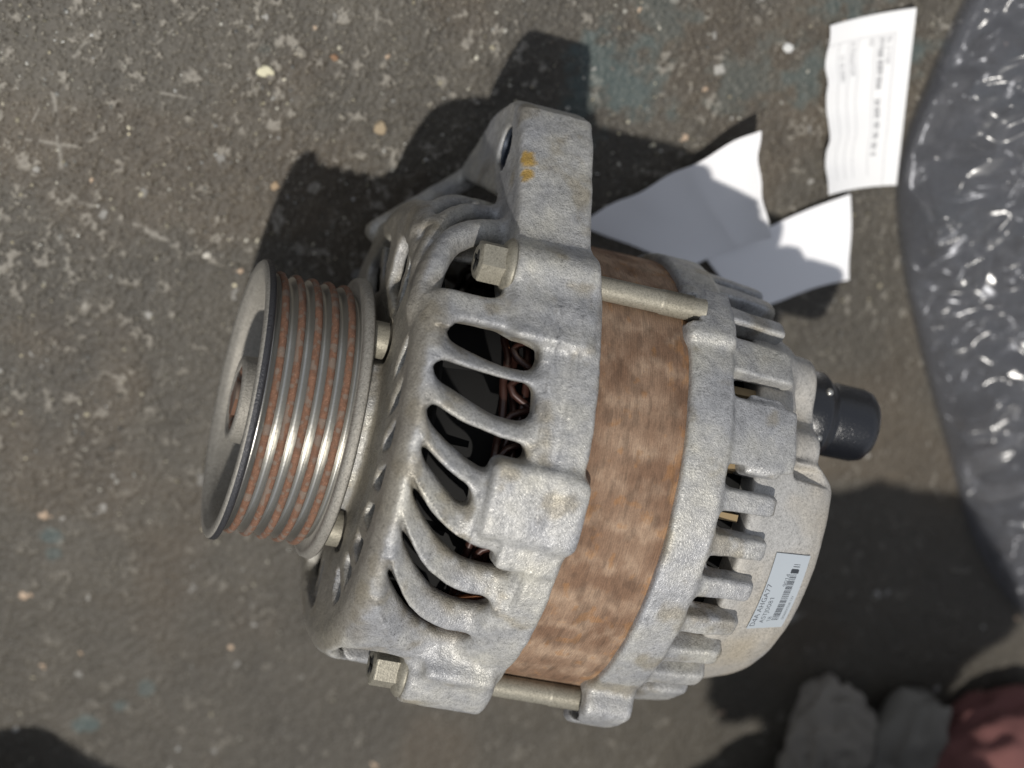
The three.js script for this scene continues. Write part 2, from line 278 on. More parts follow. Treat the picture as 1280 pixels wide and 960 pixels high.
function sideSlots(x, r, ph) {
  let best = 1e3; louvre = 0;
  const k = clamp((-8 - x) / 20, 0, 1.08), k2 = Math.pow(k, 2.3), tp = sstep(-13, -30, x);
  for (const [a, sweep, w0] of SIDE) {
    let dphi = ph - a - sweep * k2; if (dphi > 180) dphi -= 360; else if (dphi < -180) dphi += 360;
    if (Math.abs(dphi) > 26) continue;
    const w = w0 * mix(1, a > 40 ? 0.7 : a > -5 ? 0.56 : 0.36, tp), sl = 0.55 * Math.tan(clamp(a + 15, -35, 36) * DEG);
    const s = dphi * DEG * r - sl * (52 - r) - (a > 40 ? 0 : w0 - w), xr = a === -12 ? -16.5 : a === -24 ? -3.5 : a < -20 && a > -60 ? -5.5 : -7.5, xl = a === 25.6 ? -27 : -29.5;
    const d = smax(Math.abs(s) - w, Math.max(x - xr, xl - x), 3.2);
    if (d < best) best = d;
    if (a > -60 && a < 40) {
      const u = -w - s, L = a > 20 ? 4.5 : a < -20 ? 8.2 : 5.0;
      if (u > -2.5 && u < L) louvre = Math.max(louvre, (a < -20 ? 3.8 : 3.0) * (1 - Math.max(u, 0) / L) * sstep(-31.5, -26, x) * sstep(xr + 1.5, xr - 3, x));
    }
  }
  return Math.max(best, 39 - r);
}
function frontSlots(x, r, ph) {
  if (x > -24) return 1e3;
  // wide windows on the far side of the shaft, narrow notches between fins on the near side
  let best = 1e3;
  if (ph > -66 && ph < 30) {
    const t = (ph + 1 - (r - 38) * 0.5) / 12.4, c = (t - Math.round(t)) * 12.4 * DEG * r;
    best = smax(Math.abs(c) - mix(1.7, 2.9, (r - 35) / 7), Math.abs(r - 38.6) - 4.2, 2);
  }
  for (const a of [109, -109, 152, -152, 66]) {
    const dp = wrap(ph - a); if (Math.abs(dp) > 40) continue;
    const sg = dp * DEG * r; let q = smax(Math.abs(sg) - r * 0.27, Math.abs(r - 36.8) - 6.3, 4);
    q = Math.max(q, -Math.max(Math.abs(sg - (r - 34) * 0.3) - 1.5, -32.4 - x));
    best = Math.min(best, q);
  }
  return Math.max(best, x + 26);
}
function frontField(x, y, z) {
  const r = Math.hypot(y, z), ph = Math.atan2(y, z) / DEG;
  let d = box2(x + 14.5 - (x > -14.5 ? 0 : 0), r, 19.3, 52, x < -14 ? 5.5 : 0.8);
  d = smin(d, box2(x - 1.5, r, 3.1, 52.7, 0.8), 1.2);                                     // rim at the joint
  d = smin(d, box2(x + 29, r, 9, 22, 2), 2);                                               // bearing boss
  const cav = Math.min(box2(x + 5, r, 25.6, 44.6, 3), r - 9);
  d = smax(d, -cav, 1.2);
  const vents = sideSlots(x, r, ph);
  if (louvre > 0.01) d = smax(d, (r - 52 + louvre) * 0.85, 1.2);
  d = smax(d, -vents, ph > 45 || ph < -80 ? 1.4 : 1.9);
  d = smax(d, -frontSlots(x, r, ph), 1.0);
  for (const b of BOLTS) {
    const dp = wrap(ph - b), s = dp * DEG * r;
    if (Math.abs(dp) < 62) {
      d = smax(d, -smax(Math.max(box2(x + 23.2, s - 0.5, 7.2, 7.2, 4), 40 - r), -1e3, 1), 1.6);
      if (b > 0 && b < 90) {
        d = smax(d, -smax(box2(x + 26, s - 2.5, 10, 10.5, 5), 47.6 - r, 2), 3);
        d = smax(d, -smax(box2(x + 18.5, s - 25, 10.5, 17, 4), 47.4 - r, 1.5), 2);
        if (x < -2 && y > 18 && z > -14 && r > 40 && r < 60) LOOPS.forEach((L, n) => { let lp = 99; const rad = n ? 2.0 : 2.8; for (let q = 1; q < L.length; q++) lp = Math.min(lp, capsule(x, y, z, L[q - 1], L[q], rad, rad)); d = smin(d, lp, n ? 1 : 2); });
      }
      const [by, bz] = polar(52.6, b), rr = Math.hypot(y - by, z - bz);
      let boss = box2(x + 6, rr, 9.4, b > 0 && b < 90 ? 5.6 : 7.0, 1.2);
      boss = smin(boss, smax(box2(x + 5, s, 8, 12, 2), r - (b > 0 && b < 90 ? 54.2 : 56.5), 2), 3);
      boss = Math.max(boss, 44.8 - r);
      d = smin(d, boss, 2.5);
    }
  }
  // raised block beside the vents
  { const s = wrap(ph + 8.6) * DEG * r; if (Math.abs(s) < 30) {
    let q = smax(box2(x + 4.6, s, 9.8, 8.2, 2.2), Math.max(r - 54.2 + 0.02 * (s + 8) * (s + 8) * 0.5 * (s < -8 ? 1 : 0), 46 - r), 2.0);
    q = smin(q, smax(box2(x - 3, s + 0.5, 3.4, 8.3, 2.5), Math.max(r - 54.8, 46 - r), 2), 1.2);
    q = smin(q, smax(box2(x + 2.5, s + 10, 6.4, 4.6, 1.5), Math.max(r - 53.2, 46 - r), 1), 1.5);
    d = smin(d, q, 1.6);
  } }
  // mounting ear and the web that carries it
  if (y > 12) {
    let e = smax(polyDist(z, y, EAR) - 0.8, Math.abs(x + 6) - 8.4, 2.2);
    e = smax(e, -(Math.hypot(y - 66.7, z - 5) - 5.1), 1.0);
    e = Math.max(e, 45 - r);
    d = smin(d, e, 3);
    let g = capsule(x, y, z, [-13, 61.5, -35], [-34, 44, -23], 2.6, 2.4);
    d = smin(d, Math.max(g, 44 - r), 1.6);
  }
  // parting flash left by the mould
  if (r > 50 && ph > 12 && ph < 37) d -= 0.32 * Math.exp(-((x + 5.5 + 0.4 * noise(ph * 0.5, 1, 2)) ** 2) / 0.25) * sstep(14, 20, ph) + 0.22 * Math.exp(-((x + 0.6) ** 2) / 0.2) * sstep(-0.4, 0.2, noise(ph * 0.35, 5, 2));
  // hub screws sit in shallow pockets
  for (const b of [49, -68, 169]) { const [sy, sz] = polar(25, b); d = smax(d, -Math.max(Math.hypot(y - sy, z - sz) - 4.9, Math.abs(x + 36) - 3.2), 0.8); d = smin(d, box2(x + 30, Math.hypot(y - sy, z - sz), 2.6, 6.2, 0.6), 0.8); }
  return d + 0.16 * noise(x * 0.22, y * 0.22, z * 0.22) + 0.07 * noise(x * 0.8, y * 0.8, z * 0.8);
}
function castColor(x, y, z, nx, ny, nz, c, base = 0.50) {
  const a = fbm(x * 0.09, y * 0.09, z * 0.09, 3), b = fbm(x * 0.4 + 9, y * 0.4, z * 0.4, 3), s = noise(x * 1.3, y * 1.3, z * 1.3);
  const k = base * (1 + 0.32 * a + 0.26 * b + 0.10 * s), dust = clamp(0.38 + 1.1 * a + 0.5 * b, 0, 1) * 0.75, blue = clamp(0.5 - 1.5 * a + 0.4 * b, 0, 1) * 0.5;
  c[0] = k * (1 + 0.05 * dust - 0.03 * blue); c[1] = k * (1 - 0.0 * dust - 0.015 * blue); c[2] = k * (1 - 0.17 * dust + 0.03 * blue);
  const dirt = sstep(0.10, 0.40, fbm(x * 0.16 + 31, y * 0.16, z * 0.16, 4)); c[0] *= 1 - 0.22 * dirt; c[1] *= 1 - 0.27 * dirt; c[2] *= 1 - 0.36 * dirt;
}
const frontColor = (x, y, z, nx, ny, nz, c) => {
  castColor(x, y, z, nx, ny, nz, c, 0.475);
  const yp = Math.min(Math.hypot((y - 63.8) * 0.8, z - 23.6, (x + 13.6) * 0.7) - 1.9, Math.hypot((y - 60) * 0.8, z - 25.6, (x + 13.6) * 0.7) - 1.4) + 0.5 * noise(x, y, z);
  if (yp < 0.3) { const q = sstep(0.3, -0.4, yp) * 0.85; c[0] = mix(c[0], 0.55, q); c[1] = mix(c[1], 0.33, q); c[2] = mix(c[2], 0.04, q); }
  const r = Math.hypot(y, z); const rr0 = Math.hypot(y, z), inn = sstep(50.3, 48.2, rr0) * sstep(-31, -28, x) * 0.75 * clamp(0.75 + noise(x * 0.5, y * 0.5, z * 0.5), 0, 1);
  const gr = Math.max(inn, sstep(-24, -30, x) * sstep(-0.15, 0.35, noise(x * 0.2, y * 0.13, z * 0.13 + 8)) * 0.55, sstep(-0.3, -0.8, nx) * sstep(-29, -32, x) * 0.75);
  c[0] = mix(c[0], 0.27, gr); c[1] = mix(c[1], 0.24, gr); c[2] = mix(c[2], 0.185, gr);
};
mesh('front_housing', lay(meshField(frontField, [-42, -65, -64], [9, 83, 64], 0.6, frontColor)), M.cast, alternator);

// rear housing: ring, long blocks and finger ribs
const RIBWIN = [[7, 2.9], [-4.3, 2.9], [-15.5, 2.9], [-26.8, 2.9], [-38, 2.9], [-49.3, 2.9], [-60.6, 2.9], [-86, 2.9], [-97, 2.9], [-108, 2.9], [-119, 2.9], [-130, 2.9], [30.5, 3.4], [48, 3.2], [60, 2.8], [72, 2.8], [84, 2.8], [96, 2.8], [108, 2.8], [120, 2.8]];
function rearField(x, y, z) {
  const r = Math.hypot(y, z), ph = Math.atan2(y, z) / DEG;
  let d = smax(box2(x - 30.3, r, 4.9, 51.8, 1.1), 45.5 - r, 0.8);
  const end = ph > 9.5 && ph < 27.4 ? 51.5 : ph > 27 && ph < 80 ? 51 : 48.6, R = 50.6 - (x - 34) * 0.10;
  let shell = smax(smax(r - R, 44.2 - r, 1.2), smax(32 - x, x - end, 0.5), 1.6);
  for (const [a, w] of RIBWIN) {
    const dp = wrap(ph - a); if (Math.abs(dp) > 14) continue;
    const s = dp * DEG * r - 0.16 * (50 - r);
    shell = smax(shell, -smax(Math.abs(s) - w * DEG * 49, 34.6 - x, 2.2), 1.2);
  }
  d = smin(d, shell, 1.5);
  const step = smax(smax(r - 49.0, 41 - r, 1), smax(Math.abs(ph - 19) * DEG * 47 - 8.6, Math.abs(x - 44) - 4, 1), 1); d = smin(d, step, 1);
  for (const b of BOLTS) {
    const [by, bz] = polar(53, b), rr = Math.hypot(y - by, z - bz), s = wrap(ph - b) * DEG * r; if (Math.abs(s) > 30) continue;
    let boss = smax(box2(x - 30.2, rr, 5.6, 8.2, 1.2), r - (b > 0 && b < 90 ? 53.6 : 57.5), 2);
    boss = Math.max(boss, 45.6 - r);
    d = smin(d, boss, 2);
    d = smax(d, -Math.max(rr - 4.0, x - 27.2), 0.7);
  }
  d = smin(d, smax(smax(r - 46, 33 - r, 1), Math.abs(x - 36.4) - 1.2, 0.8), 1);            // inner ledge
  return d + 0.14 * noise(x * 0.22, y * 0.22, z * 0.22) + 0.06 * noise(x * 0.8, y * 0.8, z * 0.8);
}
mesh('rear_housing', lay(meshField(rearField, [23, -64, -64], [54, 64, 64], 0.62, (x, y, z, a, b, c, o) => castColor(x, y, z, a, b, c, o, 0.475))), M.cast, alternator);

function coverField(x, y, z) {
  const r = Math.hypot(y, z), ph = Math.atan2(y, z) / DEG;
  const taper = clamp((62 - x) * 0.29, -0.2, 4.4);
  let d = box2(x - 55, r - taper, 11, 41.2, x > 56 ? 5.5 : 1);
  // lens-side half step and the moulded lumps by the terminal
  d = smax(d, -Math.max(box2(x - 63, (ph - 13) * DEG * 41, 9.5, 1.5, 0.8), 40.2 - r), 0.8);
  d = smax(d, -smax(16.5 - ph > 0 ? (16.5 - ph) * DEG * 40 : -Math.min((ph - 16.5), 40) * DEG * 40, Math.max(38.6 - r, 53.5 - x), 1), 1.2);
  d = smin(d, box2(x - 57, Math.hypot(y - 13.5, z - 34), 8, 5.4, 3.5), 2.5);
  d = smin(d, box2(x - 54, Math.hypot(y - 27, z - 24), 7.5, 7.5, 3), 3);
  d = smax(d, Math.min(x - 60.5, 60) - (y > 12 ? 0 : (12 - y) * 1.2), 2);
  return d + 0.1 * noise(x * 0.3, y * 0.3, z * 0.3) + 0.03 * noise(x * 1.2, y * 1.2, z * 1.2);
}
const rearCover = mesh('rear_cover', lay(meshField(coverField, [40, -48, -48], [69, 48, 48], 0.7, (x, y, z, nx, ny, nz, c) => {
  const a = fbm(x * 0.06, y * 0.06, z * 0.06 + 4, 3), b = fbm(x * 0.3, y * 0.3, z * 0.3, 3), ph = Math.atan2(y, z) / DEG;
  const d = clamp(0.10 + 1.1 * a + sstep(-30, -50, ph) * 0.7 + 0.3 * b, 0, 1), k = 0.47 * (1 + 0.12 * b);
  c[0] = k * mix(1, 1.0, d); c[1] = k * mix(0.985, 0.885, d); c[2] = k * mix(0.95, 0.70, d);
})), M.coverCast, alternator);

// printed label on the cover
{
  const cv = document.createElement('canvas'); cv.width = 720; cv.height = 400; const g = cv.getContext('2d');
  g.fillStyle = '#a9b0b6'; g.fillRect(0, 0, 720, 400);
  g.fillStyle = '#33373d'; g.textBaseline = 'middle';
  g.font = '74px sans-serif'; g.fillText('D4A AHGA77', 22, 46, 600);
  g.font = '66px sans-serif'; g.fillText('A5TJ0081', 60, 132, 520); g.font = '54px sans-serif'; g.fillText('18', 70, 205); g.fillText('9014', 430, 212, 190);
  const r = rng(5); let x = 90; while (x < 590) { const w = 3 + r() * 7; g.fillRect(x, 232, w, 78); x += w + 3 + r() * 7; }
  g.fillRect(556, 228, 34, 92); g.fillRect(612, 240, 8, 74); g.fillRect(632, 240, 5, 74);
  g.font = '34px sans-serif'; g.fillText('GENERATOR 12V', 90, 356, 560);
  const t = new THREE.CanvasTexture(cv); t.colorSpace = THREE.SRGBColorSpace; t.anisotropy = 4;
  const pos = [], uv = [], idx = [], N = 24, rr = 41.35;
  for (let i = 0; i <= N; i++) for (let j = 0; j < 2; j++) { const lx = j ? 53.0 : 62.0, [y, z] = polar(rr + clamp((62 - lx) * 0.29, -0.2, 4.4) + 0.2, -36.0 + 25.5 * i / N); pos.push(lx, y, z); uv.push(i / N, j); }
  for (let i = 0; i < N; i++) { const a = i * 2; idx.push(a, a + 2, a + 1, a + 1, a + 2, a + 3); }
  const q = new THREE.BufferGeometry(); q.setAttribute('position', new THREE.Float32BufferAttribute(pos, 3)); q.setAttribute('uv', new THREE.Float32BufferAttribute(uv, 2)); q.setIndex(idx); q.computeVertexNormals();
  const l = mesh('label', lay(q), new THREE.MeshStandardMaterial({ map: t, roughness: 0.6, side: THREE.DoubleSide }), rearCover);
  l.userData.label = 'small pale printed sticker with a bar code on the rear cover';
}

// turned shapes about the shaft: profile of [x, r] pairs
function turned(prof, seg = 160, uvScale = 1) {
  const g = new THREE.LatheGeometry(prof.map(([x, r]) => new THREE.Vector2(r, x)), seg);
  g.rotateZ(-Math.PI / 2);
  const p = g.attributes.position, uv = g.attributes.uv; let R = 0; for (const q of prof) R = Math.max(R, q[1]);
  for (let i = 0; i < p.count; i++) uv.setXY(i, uv.getX(i) * Math.round(2 * Math.PI * R / 16) * 16 * uvScale, p.getX(i) * uvScale);
  return g;
}
{ // laminated stator between the housings
  const g = new THREE.CylinderGeometry(49.9, 49.9, 21.5, 256, 8, true); g.rotateZ(-Math.PI / 2); g.rotateX(STSEAM); g.translate(15.2, 0, 0);
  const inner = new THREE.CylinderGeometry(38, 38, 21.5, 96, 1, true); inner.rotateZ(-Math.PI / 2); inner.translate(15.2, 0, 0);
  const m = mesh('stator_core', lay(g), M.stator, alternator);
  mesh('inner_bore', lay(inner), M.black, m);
}
// copper winding: end turns that show through the vents, in three tones
{
  const r = rng(33), sets = { varnish: [], copper: [] };
  for (let i = 0; i < 36; i++) {
    const a = i * 10 + r() * 1.5, rr = 42 + r() * 0.6, reach = -10 - r() * 1.5, P = [];
    for (let t = 0; t <= 8; t++) { const u = t / 8, s = Math.sin(u * Math.PI), [y, z] = polar(rr + 0.6 * s, a + 15 * (u - 0.5)); P.push(new THREE.Vector3(mix(6, reach, Math.pow(s, 0.6)), y, z)); }
    (i % 9 === 4 ? sets.copper : sets.varnish).push(new THREE.TubeGeometry(new THREE.CatmullRomCurve3(P), 20, 0.85, 6));
  }
  for (let k = 0; k < 7; k++) { const P = []; for (let t = 0; t < 120; t++) { const [y, z] = polar(41.6 + 0.8 * noise(t * 0.5, k * 3, 1) - (k % 2), t * 3); P.push(new THREE.Vector3(-12 + k * 2.2 + 0.6 * noise(t * 0.4, k, 9), y, z)); } sets.varnish.push(new THREE.TubeGeometry(new THREE.CatmullRomCurve3(P, true), 360, 0.9, 6, true)); }
  const w = mesh('stator_winding', lay(mergeGeometries(sets.varnish)), M.varnish, alternator);
  for (const q of sets.copper) mesh('bare_wire', lay(q), M.copper, w);
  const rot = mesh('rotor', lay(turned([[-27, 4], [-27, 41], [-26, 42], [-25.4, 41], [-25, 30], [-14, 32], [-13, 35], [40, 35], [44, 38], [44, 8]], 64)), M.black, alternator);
  const fins = [];
  for (let i = 0; i < 11; i++) { const b = new THREE.BoxGeometry(9, 1.2, 12); b.translate(-20, 0, 28); b.rotateX(i / 11 * Math.PI * 2); fins.push(b); }
  mesh('fan_blade', lay(mergeGeometries(fins)), M.black, rot);
  const rect = []; for (let i = 0; i < 30; i++) { const b = new THREE.BoxGeometry(4 + r() * 6, 1.5 + r() * 2.5, 3); b.translate(38 + r() * 4, 0, 41.0 + r() * 1.2); b.rotateX(i / 30 * Math.PI * 2 + 0.06 * r()); rect.push(b); }
  mesh('rectifier_fin', lay(mergeGeometries(rect)), M.tan, alternator);
}
// pulley
{
  const pulley = mesh('pulley', lay(turned([[-44, 9], [-44, 24.0], [-45, 25.4], [-59.4, 26.2], [-60.6, 28.0], [-60.9, 28.7], [-61.3, 29.0], [-61.35, 30.5], [-60.9, 31.0], [-59.6, 31.1], [-59.2, 30.0], [-58.9, 26.6], [-39.8, 26.6], [-40.2, 30.2], [-39.8, 31.4], [-38.4, 31.7], [-37.8, 31.2], [-37.8, 22], [-36, 20], [-36, 8]])), M.pulley, alternator);
  mesh('rim_band', lay(turned([[-60.75, 31.02], [-60.2, 31.25], [-59.5, 31.22], [-59.1, 30.2]])), M.darkRim, pulley);
  const p0 = -59.0, pitch = 3.62;
  for (let i = 0; i < 6; i++) {
    const c = p0 + 0.45 + i * pitch;
    mesh('belt_groove', lay(turned([[c - 0.95, 28.6], [c - 0.5, 27.2], [c - 0.2, 26.9], [c + 0.2, 26.9], [c + 0.5, 27.2], [c + 0.95, 28.6]])), M.steel, pulley);
    if (i < 5) { const m = c + pitch / 2; mesh('belt_ridge', lay(turned([[m - 1.0, 28.0], [m - 0.8, 28.75], [m - 0.45, 29.15], [m, 29.25], [m + 0.45, 29.15], [m + 0.8, 28.75], [m + 1.0, 28.0]])), M.rust, pulley); }
  }
  mesh('hub', lay(turned([[-44, 12], [-46, 10.3], [-60.2, 9.6], [-61.0, 9.1], [-61.1, 7.8], [-60.4, 7.4]], 64)), M.pulley, pulley);
  mesh('hub_face', lay(turned([[-60.5, 7.5], [-60.7, 6.4], [-60.4, 5.4], [-58.5, 5.2], [-58.5, 0.01]], 48)), M.rust, pulley);
  const key = new THREE.CylinderGeometry(4.2, 4.4, 3.4, 6); key.rotateZ(Math.PI / 2); key.translate(-59.6, 0, 0);
  mesh('shaft_end', lay(key), M.rust, pulley);
}
// through bolts: flanged hex head with a cross recess, and the long rod across the stator
for (const b of BOLTS) {
  const [y, z] = polar(52.6, b);
  const head = []; const hs = new THREE.Shape(); for (let k = 0; k < 6; k++) { const a = k * Math.PI / 3; hs[k ? 'lineTo' : 'moveTo'](4.0 * Math.cos(a), 4.0 * Math.sin(a)); } hs.closePath();
  const hex = new THREE.ExtrudeGeometry(hs, { depth: 4.6, bevelEnabled: true, bevelSize: 0.5, bevelThickness: 0.6, bevelSegments: 4, curveSegments: 1 }); hex.rotateY(-Math.PI / 2); hex.rotateX(0.35 + b); hex.translate(-17.0, 0, 0); hex.deleteAttribute('color'); head.push(hex);
  const rim = turned([[-22.1, 0.01], [-22.45, 2.2], [-22.6, 3.1], [-22.1, 3.8]], 32).toNonIndexed(); head.push(rim);
  const fl = turned([[-15.0, 3], [-15.2, 5.9], [-15.8, 6.1], [-16.7, 5.3], [-17.2, 4]], 48).toNonIndexed(); head.push(fl);
  for (const q of head) { q.deleteAttribute('uv1'); }
  const hg = mergeGeometries(head.map((q) => { const s = new THREE.BufferGeometry(); for (const n of ['position', 'normal', 'uv']) s.setAttribute(n, q.attributes[n]); return s; })); hg.translate(0, y, z);
  const bolt = mesh('bolt', lay(hg), M.zinc, alternator);
  const slots = []; for (const t of [0, Math.PI / 2]) { const s = new THREE.BoxGeometry(0.5, 1.0, 4.6); s.rotateX(t + 0.5); s.translate(-22.3, y, z); slots.push(s); }
  mesh('cross_recess', lay(mergeGeometries(slots)), M.black, bolt);
  const prof = [[0, 2.55]]; for (let x = 0.5; x < 19; x += 0.5) prof.push([x, 2.55]); for (let x = 19; x < 26; x += 0.35) { prof.push([x, 2.75], [x + 0.18, 2.45]); } prof.push([28.5, 2.6]);
  const rod = turned(prof, 32); rod.translate(0, y, z); mesh('bolt_shank', lay(rod), M.zinc, bolt);
}
for (const b of [49, -68, 169]) {
  const [y, z] = polar(25, b), g = turned([[-39.2, 0.01], [-39.1, 2.2], [-38.3, 3.6], [-37, 4.0], [-34, 4.0]], 40); g.translate(0, y, z);
  const s = mesh('retainer_screw', lay(g), M.zinc, alternator);
  const k = new THREE.BoxGeometry(0.6, 1, 3.6); k.translate(-39.15, y, z); mesh('screw_slot', lay(k), M.black, s);
}
{
  const sl = turned([[-13.6, 4.9], [-13.7, 4.5], [-13.4, 4.2], [2, 4.2]], 48); sl.translate(0, 66.7, 5);
  mesh('ear_sleeve', lay(sl), new THREE.MeshStandardMaterial({ color: new THREE.Color(0.05, 0.06, 0.08), metalness: 0.6, roughness: 0.45, side: THREE.DoubleSide }), alternator);
}
// black insulating cap over the output terminal
{
  const cap = turned([[58, 7.6], [64.0, 9.0], [66.4, 10.1], [69.6, 10.3], [70.6, 9.6], [72.2, 8.3], [73, 8.2], [74, 8.6], [80.6, 8.5], [82.4, 8.0], [83.6, 6.8], [84, 5.2], [84, 0.01]], 72); cap.translate(-2, 22.5, 14);
  const c = mesh('terminal_cap', lay(cap), M.plastic, alternator); c.userData.label = 'round black plastic cap at the rear terminal';
  for (const [a, x] of [[35, 68.9], [-28, 68.2]]) { const [y, z] = polar(10.1, a), s = new THREE.SphereGeometry(0.95, 14, 10); s.translate(x - 2, y + 22.5, z + 14); mesh('rivet', lay(s), M.steel, c); }
}

// ------------------------------------------------------------------ papers on the floor
function sheet(A, B, C, D, height, nu = 28, nv = 20, th = 0.18, warp = () => [0, 0]) {   // corners [x, z]: A-B is u at v = 1, D-C is u at v = 0
  const pos = [], uv = [], idx = [], W = nu + 1;
  for (const lift of [th, 0]) for (let j = 0; j <= nv; j++) for (let i = 0; i <= nu; i++) {
    const u = i / nu, v = j / nv, wv = warp(u, v), x = mix(mix(D[0], C[0], u), mix(A[0], B[0], u), v) + wv[0], z = mix(mix(D[1], C[1], u), mix(A[1], B[1], u), v) + wv[1];
    pos.push(x * MM, (height(u, v) + lift) * MM, z * MM); uv.push(u, v);
  }
  const o = W * (nv + 1);
  for (let j = 0; j < nv; j++) for (let i = 0; i < nu; i++) { const a = j * W + i; idx.push(a, a + 1, a + W, a + 1, a + W + 1, a + W, a + o, a + W + o, a + 1 + o, a + 1 + o, a + W + o, a + W + 1 + o); }
  const ring = []; for (let i = 0; i < nu; i++) ring.push(i); for (let j = 0; j < nv; j++) ring.push(j * W + nu); for (let i = nu; i > 0; i--) ring.push(nv * W + i); for (let j = nv; j > 0; j--) ring.push(j * W);
  ring.forEach((a, k) => { const b = ring[(k + 1) % ring.length]; idx.push(a, a + o, b, b, a + o, b + o); });
  const g = new THREE.BufferGeometry(); g.setAttribute('position', new THREE.Float32BufferAttribute(pos, 3)); g.setAttribute('uv', new THREE.Float32BufferAttribute(uv, 2)); g.setIndex(idx); g.computeVertexNormals(); return g;
}
const paperMat = new THREE.MeshPhysicalMaterial({ color: new THREE.Color(0.86, 0.86, 0.88), roughness: 0.75, transmission: 0 });
{
  const cv = document.createElement('canvas'); cv.width = 900; cv.height = 420; const g = cv.getContext('2d');
  g.fillStyle = '#e4e4e4'; g.fillRect(0, 0, 900, 420); g.strokeStyle = '#b4b4b6'; g.lineWidth = 4; g.fillStyle = '#6b6b70';
  g.strokeRect(112, 82, 800, 350); for (const y of [172, 258, 306, 358]) { g.beginPath(); g.moveTo(112, y); g.lineTo(840, y); g.stroke(); }
  g.textBaseline = 'middle'; g.font = '30px sans-serif'; g.fillText('No. 2 1130', 122, 106, 210); g.fillText('ASY', 122, 192, 46);
  g.font = 'bold 40px sans-serif'; g.fillText('31100 RB0 004', 122, 142, 300); g.fillText('30 000  00  00  00  0', 440, 142, 300);
  g.font = '30px sans-serif'; g.fillText('ALTERNATOR', 122, 282, 230); g.font = '30px sans-serif'; g.fillText('12 70 0081', 180, 334, 240);
  const t = new THREE.CanvasTexture(cv); t.colorSpace = THREE.SRGBColorSpace;
  const m = mesh('printed_sheet', sheet([85.5, -114], [97, -70], [79, -64], [66, -104], (u, v) => 0.4 + 7 * Math.pow(Math.abs(v - 0.35), 2) + 5 * u * u * (1 - v) + 0.6 * Math.sin(u * 21) * (1 - v), 40, 24, 0.18, (u, v) => [(0.3 * Math.sin(u * 11 + 1) + 0.45 * noise(u * 12, 3, 3)) * (1 - v), 0]), new THREE.MeshStandardMaterial({ map: t, roughness: 0.8 }), scene);
  tag(m, 'white sheet printed with a small table lying next to the plastic bag', 'paper');
}
tag(mesh('paper_slip', sheet([54, -77], [68, -50], [51, -36], [20, -40], (u, v) => 1 + 8 * Math.pow(v, 3) + 4 * Math.pow(1 - u, 2) * v + 3 * (1 - v) * u + 0.5 * Math.sin(u * 9 + v * 3) - 0.9 * Math.abs(v - 0.62) * 3, 40, 40, 0.2, (u, v) => [(-1.6 * Math.sin(u * Math.PI) + 0.25 * Math.sin(u * 17)) * v * v, 0.9 * Math.sin(v * Math.PI) * (1 - u) + 0.5 * Math.sin(v * 19 + 1) * (1 - u)]), paperMat, scene), 'blank white paper slip with a curled pointed corner behind the rusty stator', 'paper');
tag(mesh('paper_slip', sheet([86, -65], [94, -43], [70, -28], [54, -40], (u, v) => 0.5 + 2.8 * v * v + 1.2 * (1 - v) + 0.4 * Math.sin(u * 7 + v * 4), 30, 24, 0.2, (u, v) => [0.3 * Math.sin(u * 6) * v, 0.35 * Math.sin(v * 7)]), paperMat, scene), 'blank white paper slip lying flat behind the rear housing with a round shadow on it', 'paper');

